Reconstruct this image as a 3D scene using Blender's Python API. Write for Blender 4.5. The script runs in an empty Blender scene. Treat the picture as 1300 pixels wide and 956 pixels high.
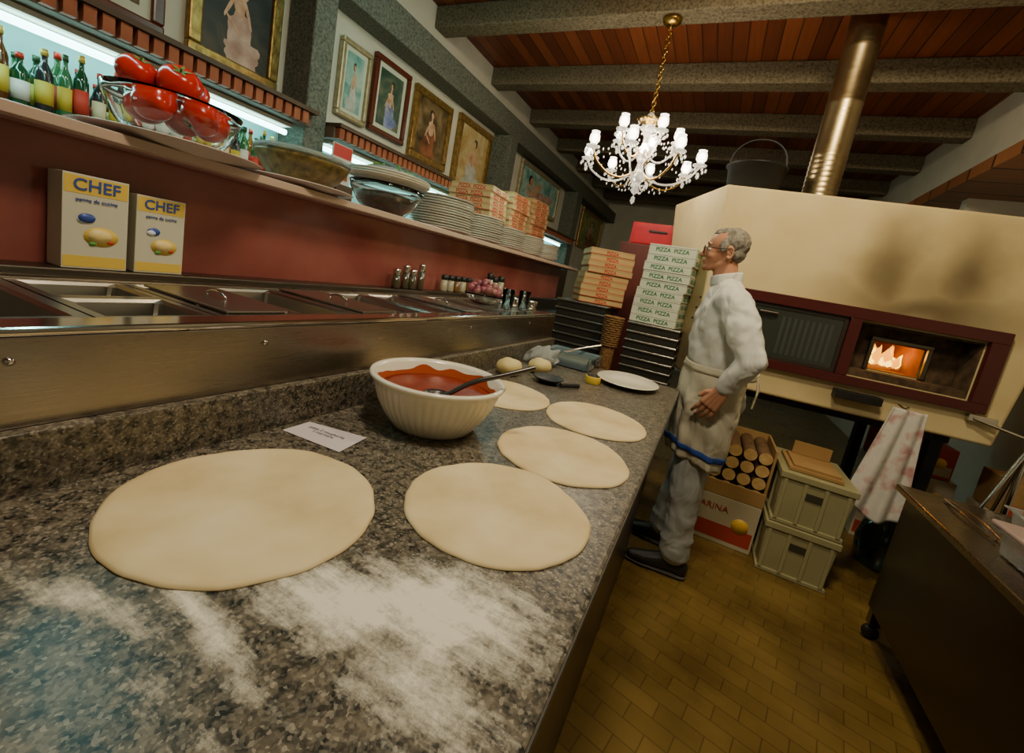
import bpy, bmesh, math, random
from mathutils import Vector, Matrix, Euler, noise
random.seed(4)
D=bpy.data; C=bpy.context
# ---------------------------------------------------------------- helpers
def link(o,parent=None):
    C.scene.collection.objects.link(o)
    if parent is not None:o.parent=parent
    return o
def grp(name,loc=(0,0,0),rz=0):
    e=D.objects.new(name,None);e.empty_display_size=.05;e.location=loc;e.rotation_euler=(0,0,rz);return link(e)
def setin(n,k,v):
    if k in n.inputs:n.inputs[k].default_value=v
def mat(name,col,rough=.5,metal=0,emit=None,es=1,trans=0,alpha=1,ior=1.45,coat=0,sss=0):
    m=D.materials.new(name);m.use_nodes=True;b=m.node_tree.nodes['Principled BSDF']
    setin(b,'Base Color',(*col,1));setin(b,'Roughness',rough);setin(b,'Metallic',metal);setin(b,'IOR',ior)
    setin(b,'Transmission Weight',trans);setin(b,'Alpha',alpha);setin(b,'Coat Weight',coat);setin(b,'Subsurface Weight',sss)
    if emit:setin(b,'Emission Color',(*emit,1));setin(b,'Emission Strength',es)
    return m
def N(m,t,**kw):
    n=m.node_tree.nodes.new(t)
    for k,v in kw.items():
        if k in n.inputs:n.inputs[k].default_value=v
        else:setattr(n,k,v)
    return n
def L(m,a,b):m.node_tree.links.new(a,b)
def bs(m):return m.node_tree.nodes['Principled BSDF']
def ramp(m,fac,stops,interp='LINEAR'):
    r=N(m,'ShaderNodeValToRGB');r.color_ramp.interpolation=interp
    el=r.color_ramp.elements
    while len(el)<len(stops):el.new(.5)
    for e,(p,c) in zip(el,stops):
        e.position=p;e.color=(*c,1) if len(c)==3 else c
    L(m,fac,r.inputs[0]);return r.outputs[0]
def noisy(name,cols,scale=8,rough=.6,metal=0,detail=4,bump=0,stretch=(1,1,1),rot=(0,0,0)):
    m=mat(name,cols[0],rough,metal);tc=N(m,'ShaderNodeTexCoord');mp=N(m,'ShaderNodeMapping')
    mp.inputs['Scale'].default_value=stretch;mp.inputs['Rotation'].default_value=rot
    L(m,tc.outputs['Object'],mp.inputs[0]);n=N(m,'ShaderNodeTexNoise',Scale=scale,Detail=detail)
    L(m,mp.outputs[0],n.inputs['Vector'])
    k=len(cols);c=ramp(m,n.outputs[0],[(.3+.4*i/(max(k-1,1)),cols[i]) for i in range(k)])
    L(m,c,bs(m).inputs['Base Color'])
    if bump:
        b=N(m,'ShaderNodeBump',Strength=bump,Distance=.01);L(m,n.outputs[0],b.inputs['Height']);L(m,b.outputs[0],bs(m).inputs['Normal'])
    return m
def newob(name,bm,m,parent=None,smooth=False):
    me=D.meshes.new(name);bm.to_mesh(me);bm.free()
    if smooth:
        for p in me.polygons:p.use_smooth=True
    ms=m if isinstance(m,(list,tuple)) else [m]
    for x in ms:me.materials.append(x)
    return link(D.objects.new(name,me),parent)
def box(name,x0,x1,y0,y1,z0,z1,m,parent=None,bev=0,rot=None,seg=2):
    bm=bmesh.new();bmesh.ops.create_cube(bm,size=1)
    cx,cy,cz=(x0+x1)/2,(y0+y1)/2,(z0+z1)/2
    for v in bm.verts:v.co=Vector((v.co.x*(x1-x0),v.co.y*(y1-y0),v.co.z*(z1-z0)))
    if bev:bmesh.ops.bevel(bm,geom=bm.edges[:],offset=bev,segments=seg,affect='EDGES',profile=.5)
    o=newob(name,bm,m,parent);o.location=(cx,cy,cz)
    if rot:o.rotation_euler=rot
    return o
def lathe(name,prof,c,m,parent=None,seg=40,sx=1,sy=1,smooth=True):
    bm=bmesh.new();rings=[]
    for r,z in prof:
        ring=[]
        for i in range(seg):
            a=2*math.pi*i/seg
            ring.append(bm.verts.new((r*math.cos(a)*sx,r*math.sin(a)*sy,z)))
        rings.append(ring)
    for a,b in zip(rings,rings[1:]):
        for i in range(seg):
            j=(i+1)%seg;bm.faces.new((a[i],a[j],b[j],b[i]))
    if prof[0][0]>.0005:bm.faces.new(list(reversed(rings[0])))
    if prof[-1][0]>.0005:bm.faces.new(rings[-1])
    bmesh.ops.remove_doubles(bm,verts=bm.verts[:],dist=1e-5)
    bmesh.ops.recalc_face_normals(bm,faces=bm.faces[:])
    o=newob(name,bm,m,parent,smooth);o.location=c;return o
def prism(name,bot,top,z0,z1,m,parent=None,bev=0):
    bm=bmesh.new();a=[bm.verts.new((x,y,z0)) for x,y in bot];b=[bm.verts.new((x,y,z1)) for x,y in top];n=len(a)
    for i in range(n):
        j=(i+1)%n;bm.faces.new((a[i],a[j],b[j],b[i]))
    bm.faces.new(list(reversed(a)));bm.faces.new(b)
    if bev:bmesh.ops.bevel(bm,geom=bm.edges[:],offset=bev,segments=3,affect='EDGES',profile=.5)
    bmesh.ops.recalc_face_normals(bm,faces=bm.faces[:])
    return newob(name,bm,m,parent)
def tube(name,pts,r,m,parent=None,cyclic=False,kind='BEZIER'):
    c=D.curves.new(name,'CURVE');c.dimensions='3D';c.bevel_depth=r;c.bevel_resolution=3;c.resolution_u=8;c.use_fill_caps=True
    if kind=='BEZIER':
        s=c.splines.new('BEZIER');s.bezier_points.add(len(pts)-1)
        for p,q in zip(s.bezier_points,pts):p.co=q;p.handle_left_type=p.handle_right_type='AUTO'
    else:
        s=c.splines.new('POLY');s.points.add(len(pts)-1)
        for p,q in zip(s.points,pts):p.co=(*q,1)
    s.use_cyclic_u=cyclic;c.materials.append(m)
    return link(D.objects.new(name,c),parent)
def text(name,s,size,loc,rot,m,parent=None,ext=.0006,bold=0):
    c=D.curves.new(name,'FONT');c.body=s;c.size=size;c.extrude=ext;c.offset=bold;c.align_x='CENTER';c.align_y='CENTER';c.materials.append(m)
    o=link(D.objects.new(name,c),parent);o.location=loc;o.rotation_euler=rot;return o
def addsph(bm,c,r,rot=None,sub=2):
    if not hasattr(r,'__len__'):r=(r,r,r)
    M=Matrix.Translation(c)@((Euler(rot).to_matrix().to_4x4()) if rot else Matrix.Identity(4))@Matrix.Diagonal((*r,1))
    bmesh.ops.create_icosphere(bm,subdivisions=sub,radius=1,matrix=M)
def chain(bm,keys,step=.02,sub=2):
    for a,b in zip(keys,keys[1:]):
        d=(Vector(a[:3])-Vector(b[:3])).length;n=max(1,int(d/step))
        for i in range(n+1):
            t=i/n;k=[a[j]*(1-t)+b[j]*t for j in range(6)];addsph(bm,k[:3],k[3:],sub=sub)
def cap(a,ra,b,rb):return [(*a,ra,ra,ra),(*b,rb,rb,rb)]
def blob(name,bm,vox,m,parent=None,it=6,fac=.6,disp=0,dsize=.1):
    o=newob(name,bm,m,parent)
    r=o.modifiers.new('r','REMESH');r.mode='VOXEL';r.voxel_size=vox;r.use_smooth_shade=True
    s=o.modifiers.new('s','SMOOTH');s.iterations=it;s.factor=fac
    if disp:
        t=D.textures.new(name+'_folds','CLOUDS');t.noise_scale=dsize;t.noise_depth=1
        d=o.modifiers.new('d','DISPLACE');d.texture=t;d.strength=disp;d.mid_level=.5;d.texture_coords='GLOBAL'
    return o
def cutby(o,cutters):
    for c in cutters:
        md=o.modifiers.new('b','BOOLEAN');md.operation='DIFFERENCE';md.object=c;md.solver='EXACT'
    dg=C.evaluated_depsgraph_get();me=D.meshes.new_from_object(o.evaluated_get(dg))
    o.modifiers.clear();o.data=me
    for c in cutters:D.objects.remove(c)
# ---------------------------------------------------------------- materials
def granite():
    m=mat('granite',(.3,.28,.25),.33);tc=N(m,'ShaderNodeTexCoord')
    v=N(m,'ShaderNodeTexVoronoi',Scale=290);L(m,tc.outputs['Object'],v.inputs['Vector'])
    sep=N(m,'ShaderNodeSeparateColor');L(m,v.outputs['Color'],sep.inputs[0])
    n=N(m,'ShaderNodeTexNoise',Scale=75,Detail=6);L(m,tc.outputs['Object'],n.inputs['Vector'])
    c1=ramp(m,sep.outputs[0],[(0,(.006,.006,.006)),(.3,(.04,.036,.03)),(.52,(.11,.095,.073)),(.74,(.17,.15,.12)),(.91,(.33,.29,.23))],'CONSTANT')
    c2=ramp(m,n.outputs[0],[(.38,(.022,.02,.016)),(.62,(.26,.21,.15))])
    mx=N(m,'ShaderNodeMix',data_type='RGBA');mx.inputs[0].default_value=.45;L(m,c1,mx.inputs[6]);L(m,c2,mx.inputs[7]);L(m,mx.outputs[2],bs(m).inputs['Base Color'])
    return m
GR=granite()
def steelm(name,col,r=.25,st=(1,60,1)):
    m=mat(name,col,r,1);tc=N(m,'ShaderNodeTexCoord');mp=N(m,'ShaderNodeMapping');mp.inputs['Scale'].default_value=st
    L(m,tc.outputs['Object'],mp.inputs[0]);n=N(m,'ShaderNodeTexNoise',Scale=12,Detail=3);L(m,mp.outputs[0],n.inputs['Vector'])
    mr=N(m,'ShaderNodeMapRange');mr.inputs['To Min'].default_value=r*.7;mr.inputs['To Max'].default_value=r*1.6
    L(m,n.outputs[0],mr.inputs[0]);L(m,mr.outputs[0],bs(m).inputs['Roughness']);return m
ST=steelm('brushed_steel',(.31,.265,.22),.26,(1,1,50))
STD=steelm('dark_steel',(.14,.12,.10),.3,(1,1,30))
CHR=mat('chrome',(.62,.58,.53),.14,1)
WHT=mat('white_ceramic',(.80,.74,.62),.2,coat=.3)
PINK=noisy('pink_panel',[(.20,.050,.042),(.30,.090,.070)],3,.12)
SLAB=mat('shelf_slab',(.42,.24,.20),.3)
GLASS=mat('clear_glass',(.95,.98,.96),.03,0,trans=1,ior=1.35)
PLAST=mat('clear_plastic',(.75,.85,.88),.15,0,trans=.8,ior=1.1)
BLACK=mat('black_rubber',(.012,.012,.012),.45)
IRON=mat('cast_iron',(.02,.02,.022),.45,.5)
def plank(name,c1,c2,c3,w,axis=0,rough=.4):
    m=mat(name,c1,rough);tc=N(m,'ShaderNodeTexCoord');sp=N(m,'ShaderNodeSeparateXYZ');L(m,tc.outputs['Object'],sp.inputs[0])
    d=N(m,'ShaderNodeMath',operation='DIVIDE');L(m,sp.outputs[axis],d.inputs[0]);d.inputs[1].default_value=w
    fl=N(m,'ShaderNodeMath',operation='FLOOR');L(m,d.outputs[0],fl.inputs[0]);fr=N(m,'ShaderNodeMath',operation='FRACT');L(m,d.outputs[0],fr.inputs[0])
    wn=N(m,'ShaderNodeTexWhiteNoise',noise_dimensions='1D');L(m,fl.outputs[0],wn.inputs['W'])
    mp=N(m,'ShaderNodeMapping');s=[1.5,1.5,1.5];s[axis]=25;mp.inputs['Scale'].default_value=s;L(m,tc.outputs['Object'],mp.inputs[0])
    n=N(m,'ShaderNodeTexNoise',Scale=2,Detail=5);L(m,mp.outputs[0],n.inputs['Vector'])
    ad=N(m,'ShaderNodeMath',operation='ADD');L(m,wn.outputs[0],ad.inputs[0]);L(m,n.outputs[0],ad.inputs[1])
    ml=N(m,'ShaderNodeMath',operation='MULTIPLY');L(m,ad.outputs[0],ml.inputs[0]);ml.inputs[1].default_value=.5
    c=ramp(m,ml.outputs[0],[(.2,c1),(.5,c2),(.8,c3)])
    g=N(m,'ShaderNodeMath',operation='LESS_THAN');L(m,fr.outputs[0],g.inputs[0]);g.inputs[1].default_value=.07
    mx=N(m,'ShaderNodeMix',data_type='RGBA');L(m,g.outputs[0],mx.inputs[0]);L(m,c,mx.inputs[6]);mx.inputs[7].default_value=(.02,.008,.004,1)
    L(m,mx.outputs[2],bs(m).inputs['Base Color']);return m
CEIL=plank('ceiling_planks',(.11,.026,.010),(.19,.046,.015),(.28,.080,.026),.10,0,.5)
CONC=noisy('exposed_aggregate_concrete',[(.075,.06,.035),(.17,.14,.09),(.24,.20,.13)],70,.85,bump=.4)
CONC2=noisy('exposed_aggregate_concrete_grey',[(.06,.065,.052),(.13,.135,.11),(.19,.195,.16)],70,.85,bump=.4)
WALL=noisy('white_plaster',[(.58,.55,.46),(.66,.63,.54)],4,.8)
def floorm():
    m=mat('floor_tiles',(.3,.17,.05),.3);tc=N(m,'ShaderNodeTexCoord');mp=N(m,'ShaderNodeMapping');mp.inputs['Rotation'].default_value=(0,0,.22)
    L(m,tc.outputs['Object'],mp.inputs[0]);b=N(m,'ShaderNodeTexBrick',Scale=7);b.offset=.5
    b.inputs['Color1'].default_value=(.165,.105,.026,1);b.inputs['Color2'].default_value=(.20,.128,.035,1);b.inputs['Mortar'].default_value=(.095,.058,.017,1)
    b.inputs['Mortar Size'].default_value=.013;b.inputs['Brick Width'].default_value=1.0;b.inputs['Row Height'].default_value=.5
    L(m,mp.outputs[0],b.inputs['Vector']);n=N(m,'ShaderNodeTexNoise',Scale=3,Detail=6);L(m,tc.outputs['Object'],n.inputs['Vector'])
    mx=N(m,'ShaderNodeMix',data_type='RGBA',blend_type='MULTIPLY');mx.inputs[0].default_value=1;L(m,b.outputs[0],mx.inputs[6])
    L(m,ramp(m,n.outputs[0],[(.3,(.5,.46,.4)),(.7,(1.2,1.2,1.15))]),mx.inputs[7]);L(m,mx.outputs[2],bs(m).inputs['Base Color'])
    mr=N(m,'ShaderNodeMapRange');mr.inputs['To Min'].default_value=.14;mr.inputs['To Max'].default_value=.45;L(m,n.outputs[0],mr.inputs[0]);L(m,mr.outputs[0],bs(m).inputs['Roughness'])
    return m
FLOOR=floorm()
# ---------------------------------------------------------------- room
XL,XR,YF,YB,ZC=-2.4,1.95,-1.6,9.0,3.15
box('floor',XL-.1,XR+.1,YF,YB,-.1,0,FLOOR)
box('ceiling',XL-.1,XR+.1,YF,YB,ZC,ZC+.1,CEIL)
box('wall_left',XL-.1,XL,YF,YB,0,ZC,WALL)
box('wall_right',XR,XR+.1,YF,YB,0,ZC,WALL)
box('wall_back',XL,XR,YB,YB+.1,0,ZC,WALL)
box('wall_front',XL,XR,YF-.1,YF,0,ZC,WALL)
for i,y in enumerate([-.82,.11,1.04,1.97,2.89,3.81,4.75,5.69,6.62,7.55,8.4]):
    box('ceiling_beam',XL+.003,1.5,y,y+.15,2.995,ZC-.002,CONC,bev=.008)
box('wall_right_bulkhead',1.5,XR-.002,2.2,YB-.01,2.66,ZC-.002,WALL)
LW=plank('ledge_wood',(.20,.07,.02),(.34,.13,.045),(.45,.19,.07),.3,1)
box('wooden_wall_ledge',1.36,XR-.002,2.6,7.5,2.5,2.585,LW)
for y in (3.3,4.6,5.9):
    box('ledge_bracket',1.55,XR-.003,y,y+.1,2.40,2.499,WALL)
box('trim_lintel',XL+.001,-2.22,YF,YB,2.62,2.82,CONC2,bev=.01)
PIL=((1.71,1.845),(4.03,4.19),(6.35,6.6))
for y0,y1 in PIL:
    box('concrete_pillar',XL+.001,-2.19,y0,y1,0,2.619,CONC2,bev=.008)
lg=grp('brick_ledge')
BR=noisy('terracotta_brick',[(.26,.065,.028),(.36,.115,.05)],12,.7)
WOODL=mat('ledge_board',(.07,.035,.016),.5);MORT=mat('mortar',(.14,.10,.07),.8)
for y0,y1 in ((YF+.01,1.705),(1.85,4.025),(4.195,6.34)):
    box('board',XL+.001,-2.08,y0,y1,1.905,1.925,WOODL,lg)
    box('backing',XL+.001,-2.13,y0,y1,1.845,1.905,MORT,lg)
    n=int((y1-y0)/.05)
    bm=bmesh.new()
    for i in range(n):
        y=y0+.01+i*.05
        bmesh.ops.create_cube(bm,size=1,matrix=Matrix.Translation((-2.115,y+.018,1.875))@Matrix.Diagonal((.04,.034,.056,1)))
    newob('dentils',bm,BR,lg)
TUBE=mat('fluorescent_tube',(1,1,1),.4,emit=(.50,1,.92),es=12)
NICHE=noisy('niche_panel',[(.24,.60,.62),(.34,.68,.70)],3,.5)
for k,(y0,y1) in enumerate(((-.6,1.66),(1.9,3.98),(4.3,6.2))):
    t=grp('fluorescent_light')
    tube('lamp_tube',[(-2.27,y0,1.80),(-2.27,y1,1.80)],.014,TUBE,t,kind='POLY')
    box('housing',-2.31,-2.22,y0,y1,1.825,1.843,WALL,t)
    box('wall_niche_panel',XL+.001,XL+.012,y0-.03,y1+.03,1.1,1.84,NICHE)
box('back_bar_shelf',XL+.013,-2.12,-.7,1.70,1.50,1.525,WOODL)
box('back_bar_cabinet',XL+.013,-2.1,-.7,1.70,0,1.0,WOODL)
box('back_bar_cabinet',XL+.013,-2.1,1.86,4.02,0,1.45,WOODL)
box('back_bar_cabinet',XL+.013,-2.1,4.2,6.3,0,1.45,WOODL)
bcols=[((.01,.06,.02),.1),((.02,.12,.04),.1),((.10,.03,.005),.1),((.02,.02,.02),.2),((.04,.16,.06),.1),((.25,.12,.02),.1)]
bm_=[mat('bottle_glass_%d'%i,c,r,coat=.5) for i,(c,r) in enumerate(bcols)]
labs=[mat('label_%d'%i,c,.6) for i,c in enumerate([(.7,.65,.4),(.6,.45,.05),(.55,.05,.03),(.7,.7,.65)])]
capm=[mat('bottle_cap_%d'%i,c,.4,.4) for i,c in enumerate([(.6,.05,.03),(.7,.5,.1),(.05,.1,.05)])]
def bottle(x,y,z,r,h):
    g=grp('liquor_bottle',(x,y,z));b=random.choice(bm_)
    lathe('glass',[(r*.9,0),(r,.006),(r,h*.62),(r*.8,h*.70),(r*.36,h*.8),(r*.32,h*.97),(r*.42,h*.98),(.0,h*.98)],(0,0,0),b,g,18)
    lathe('label',[(r+.0006,h*.15),(r+.0006,h*.5)],(0,0,0),random.choice(labs),g,18)
    lathe('cap',[(r*.44,h*.9),(r*.44,h),(0,h)],(0,0,0),random.choice(capm),g,12)
for row,x in ((0,-2.20),(1,-2.29)):
    yb=-.1+.02*row
    while yb<1.64:
        r=random.uniform(.018,.024);bottle(x+random.uniform(-.008,.008),yb,1.5255,r,random.uniform(.17,.235));yb+=r*2+random.uniform(.004,.012)
sg=grp('menu_sign',(-2.10,1.9,1.60));box('panel',-.004,.004,-.07,.07,0,.22,mat('sign_white',(.6,.55,.5),.5),sg);box('red_top',.004,.006,-.065,.065,.15,.215,mat('sign_red',(.5,.03,.02),.5),sg);box('photo_print',.004,.006,-.05,.05,.03,.12,BR,sg);box('stand',-.03,.05,-.06,.06,-.149,0,WOODL,sg)
# ---------------------------------------------------------------- paintings
def canvas(cols,seed,scale=3):
    m=mat('painted_canvas',cols[0],.5);tc=N(m,'ShaderNodeTexCoord');mp=N(m,'ShaderNodeMapping');mp.inputs['Location'].default_value=(seed,seed*2,seed)
    L(m,tc.outputs['Object'],mp.inputs[0]);n=N(m,'ShaderNodeTexNoise',Scale=scale,Detail=5,Distortion=1.2);L(m,mp.outputs[0],n.inputs['Vector'])
    L(m,ramp(m,n.outputs[0],[(.3+.4*i/(len(cols)-1),c) for i,c in enumerate(cols)]),bs(m).inputs['Base Color']);return m
SKIN_P=noisy('painted_skin',[(.42,.20,.11),(.62,.36,.22),(.7,.46,.3)],18,.5);HAIR_P=mat('painted_hair',(.04,.02,.01),.5)
def painting(y0,y1,z0,z1,fr,cols,dress,seed,fw=.045,reclining=False,mount=None):
    g=grp('framed_painting');x=XL+.002
    H=z1-z0;W=y1-y0
    box('backing',x,x+.015,y0+.01,y1-.01,z0+.01,z1-.01,WOODL,g)
    for a in ((y0,y1,z1-fw,z1),(y0,y1,z0,z0+fw),(y0,y0+fw,z0+fw,z1-fw),(y1-fw,y1,z0+fw,z1-fw)):
        box('frame_rail',x,x+.04,*a,fr,g,bev=.008)
    if mount:
        box('mount',x+.015,x+.019,y0+fw,y1-fw,z0+fw,z1-fw,mount,g)
    mm=fw*(1.9 if mount else 1.0)
    box('canvas',x+.015,x+.022,y0+mm,y1-mm,z0+mm,z1-mm,canvas(cols,seed,6),g)
    cy=(y0+y1)/2;w=W-2*mm;h=H-2*mm;zb=z0+mm
    def flat(name,cx,cz,ry,rz,m,d,rot=0,n=28,wob=.12):
        bm=bmesh.new();vs=[]
        for i in range(n):
            a=2*math.pi*i/n;k=1+wob*noise.noise(Vector((math.cos(a)*1.7,math.sin(a)*1.7,seed+cx*9+cz*5)))*2;p=ry*math.cos(a)*k;q=rz*math.sin(a)*k
            yy=cy+cx*w+p*math.cos(rot)*w-q*math.sin(rot)*h;zz=zb+cz*h+p*math.sin(rot)*w+q*math.cos(rot)*h
            yy=min(max(yy,y0+mm),y1-mm);zz=min(max(zz,zb),zb+h)
            vs.append(bm.verts.new((x+.0225+d,yy,zz)))
        bm.faces.new(vs);bmesh.ops.recalc_face_normals(bm,faces=bm.faces[:]);newob(name,bm,m,g)
    if reclining:
        flat('figure_dress',.05,.35,.32,.17,dress,.0005,.1);flat('figure_body',-.12,.5,.14,.14,SKIN_P,.001,.5)
        flat('figure_head',-.24,.66,.05,.12,SKIN_P,.0015);flat('figure_hair',-.27,.7,.06,.13,HAIR_P,.0012);flat('figure_arm',-.3,.4,.03,.2,SKIN_P,.0016,.5)
    else:
        s=(-1)**seed
        flat('figure_dress',.02*s,.24,.20,.24,dress,.0005,.1*s,wob=.2);flat('figure_skirt',.08*s,.10,.30,.13,dress,.0006,.15*s,wob=.25);flat('figure_torso',.0,.52,.085,.13,SKIN_P,.001,.12*s);flat('figure_shoulders',.0,.60,.12,.05,SKIN_P,.0011,.1*s)
        flat('figure_neck',.01*s,.67,.03,.06,SKIN_P,.0013);flat('figure_hair',.04*s,.785,.075,.075,HAIR_P,.0012);flat('figure_head',.015*s,.765,.045,.055,SKIN_P,.0016,.15)
        flat('figure_arm',-.13,.48,.026,.13,SKIN_P,.0017,-.4);flat('figure_forearm',-.08,.33,.02,.10,SKIN_P,.0019,.8);flat('figure_arm',.13,.48,.026,.13,SKIN_P,.0018,.35)
GOLD=noisy('gilt_frame',[(.20,.11,.03),(.46,.28,.08)],30,.35,.7,bump=.4)
DKF=mat('mahogany_frame',(.12,.025,.012),.25);SILF=noisy('pale_gilt_frame',[(.34,.27,.15),(.52,.44,.28)],30,.4,.5)
MNT=mat('picture_mount',(.60,.62,.50),.7)
grn=[(.02,.05,.03),(.06,.10,.07),(.22,.20,.12)];blu=[(.06,.25,.25),(.25,.45,.4),(.5,.6,.5)];brn=[(.04,.025,.012),(.13,.08,.03),(.30,.2,.10)];blk=[(.008,.008,.008),(.03,.025,.018),(.08,.055,.03)]
drW=noisy('dress_white',[(.35,.38,.36),(.62,.62,.55)],14,.5);drB=noisy('dress_blue',[(.08,.10,.3),(.35,.4,.6)],14,.5);drR=noisy('dress_brown',[(.10,.03,.012),(.36,.12,.05)],14,.5);drP=noisy('dress_pink',[(.35,.18,.14),(.62,.42,.34)],14,.5)
painting(.60,1.13,1.99,2.60,DKF,brn,drW,1,mount=MNT)
painting(1.22,1.655,1.99,2.60,GOLD,blk,drP,2,fw=.055)
painting(2.05,2.30,2.05,2.50,SILF,blu,drW,3,fw=.03,mount=MNT)
painting(2.33,2.69,2.06,2.55,DKF,grn,drB,4,fw=.035,mount=MNT)
painting(2.76,3.25,2.02,2.545,GOLD,brn,drR,5,fw=.055)
painting(3.37,3.97,1.93,2.575,GOLD,[(.35,.2,.04),(.5,.36,.15),(.62,.52,.3)],drW,6,fw=.06)
painting(4.72,6.05,2.10,2.60,SILF,blu,drP,7,fw=.05,reclining=True)
painting(7.3,8.7,1.93,2.60,GOLD,[(.04,.09,.04),(.25,.3,.08),(.5,.4,.15)],drR,8,fw=.07)
# ---------------------------------------------------------------- granite counter
ct=grp('granite_counter')
YE=2.18
box('top_slab',-.745,-.055,-1.2,YE,.865,.90,GR,ct,bev=.006)
box('front_apron',-.075,-.065,-1.2,YE,.80,.864,GR,ct)
box('base_cabinet',-.745,-.11,-1.2,YE-.03,.002,.864,STD,ct)
box('backsplash',-.765,-.742,-1.2,2.26,.862,.985,GR,ct,bev=.003)
box('edge_joint',-.0585,-.0538,-1.2,YE,.893,.8965,mat('dark_joint',(.05,.045,.04),.5),ct)
box('end_upstand',-.72,-.45,YE-.02,YE,.901,.96,GR,ct,bev=.003)
pr=grp('pizza_prep_station')
box('front_panel',-.785,-.766,-1.2,2.26,.80,1.105,ST,pr,bev=.002)
box('front_rim',-.83,-.768,-1.2,2.26,1.105,1.117,CHR,pr,bev=.005)
box('cabinet',-1.29,-.786,-1.2,2.26,.002,.97,STD,pr)
box('back_rail',-1.22,-1.19,-1.2,2.26,1.10,1.118,ST,pr,bev=.003)
box('back_ledge',-1.295,-1.22,-1.2,3.6,1.05,1.135,STD,pr,bev=.004)
box('end_plate',-1.19,-.83,1.78,2.26,.971,1.112,ST,pr,bev=.002)
box('end_cabinet',-1.295,-1.0,2.262,3.6,.002,1.05,STD,pr)
for y in (.22,.56,1.35,1.9):
    o=lathe('bolt',[(.0,0),(.005,0),(.005,.003),(.0,.004)],(-.7655,y,1.075),CHR,pr,12);o.rotation_euler=(0,math.pi/2,0)
def tub(name,x0,x1,y0,y1,z,dep,fl,m,parent=None):
    bm=bmesh.new()
    def ring(i,zz,r=.0):
        return [bm.verts.new(p) for p in ((x0+i,y0+i,zz),(x1-i,y0+i,zz),(x1-i,y1-i,zz),(x0+i,y1-i,zz))]
    R_=[ring(0,z-.006),ring(0,z),ring(fl,z),ring(fl+.004,z-.006),ring(fl+.012,z-dep)]
    for a,b in zip(R_,R_[1:]):
        for i in range(4):
            j=(i+1)%4;bm.faces.new((a[i],a[j],b[j],b[i]))
    bm.faces.new(R_[-1]);bmesh.ops.bevel(bm,geom=[e for e in bm.edges if abs(e.verts[0].co.z-e.verts[1].co.z)>.01],offset=.012,segments=3,affect='EDGES')
    bmesh.ops.recalc_face_normals(bm,faces=bm.faces[:]);return newob(name,bm,m,parent)
PANM=mat('pan_steel',(.40,.37,.33),.30,1)
ys=[-.9,-.58,-.26,.06,.33,.51,.69,.87,1.05,1.23,1.41,1.59,1.775]
for k,(a,b) in enumerate(zip(ys,ys[1:])):
    if b-a<.2:
        if k%3==1:
            tub('steel_food_pan',-1.188,-1.01,a+.002,b-.002,1.114,.06,.014,PANM);tub('steel_food_pan',-1.008,-.832,a+.002,b-.002,1.114,.06,.014,PANM)
        else:tub('steel_food_pan',-1.188,-.832,a+.002,b-.002,1.114,.05,.015,PANM)
    else:tub('steel_food_pan',-1.188,-.832,a+.002,b-.002,1.114,.07,.018,PANM)
for (xa,xb,ya,yb_) in ((-1.15,-.85,.535,.67),(-1.18,-.84,.89,1.03),(-1.18,-.84,1.43,1.57)):
    g=grp('pan_lid',((xa+xb)/2,(ya+yb_)/2,1.1145));w=(xb-xa)/2;d=(yb_-ya)/2
    box('lid',-w,w,-d,d,0,.006,PANM,g,bev=.002);tube('lid_handle',[(-.035,0,.006),(-.03,0,.014),(.03,0,.014),(.035,0,.006)],.003,CHR,g)
rb=grp('raised_bar_counter')
box('pink_panel',-1.31,-1.296,-1.2,3.7,1.05,1.405,PINK,rb)
box('slab',-2.0,-1.21,-1.2,3.9,1.405,1.427,SLAB,rb,bev=.004)
box('slab_edge',-1.212,-1.200,-1.2,3.9,1.409,1.431,mat('slab_edge_pale',(.50,.36,.28),.3),rb,bev=.002)
box('bar_body',-1.80,-1.312,-1.2,3.68,.002,1.404,WOODL,rb)
ZS=1.4275
def carton(y0,y1,x0,x1,z0,h):
    g=grp('cream_carton');Wc=mat('carton_white',(.60,.57,.45),.4);Yc=mat('carton_yellow',(.72,.50,.08),.4);Bc=mat('carton_blue',(.04,.08,.35),.4)
    box('box',x0,x1,y0,y1,z0,z0+h,Wc,g,bev=.001);w=y1-y0;cy=(y0+y1)/2;x=x1+.0006
    box('banner',x1,x,y0+.002,y1-.002,z0+h*.80,z0+h*.98,Yc,g);box('base_band',x1,x,y0+.002,y1-.002,z0+.004,z0+h*.14,Yc,g)
    text('logo','CHEF',w*.30,(x+.001,cy,z0+h*.89),(math.pi/2,0,math.pi/2),Bc,g,bold=.0004)
    text('caption','panna da cucina',w*.1,(x+.001,cy,z0+h*.74),(math.pi/2,0,math.pi/2),Bc,g)
    for dy,dz,r,m in ((-.15,.55,.13,Bc),(-.2,.53,.09,mat('swirl',(.65,.7,.8),.4)),(.08,.36,.27,Yc),(.06,.37,.19,mat('pasta',(.80,.62,.25),.5)),(.22,.31,.06,mat('red_bit',(.6,.05,.02),.5)),(-.05,.28,.06,mat('green_bit',(.1,.3,.05),.5))):
        o=lathe('print',[(0,0),(r*w,0),(r*w,.0005),(0,.0005)],(x1+.0004+random.uniform(0,.0006)+(.0006 if r<.2 else 0),cy+dy*w,z0+dz*h),m,g,20,sx=.7);o.rotation_euler=(0,math.pi/2,0)
carton(.425,.535,-1.29,-1.225,1.136,.195);carton(.55,.65,-1.29,-1.225,1.136,.178)
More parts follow.
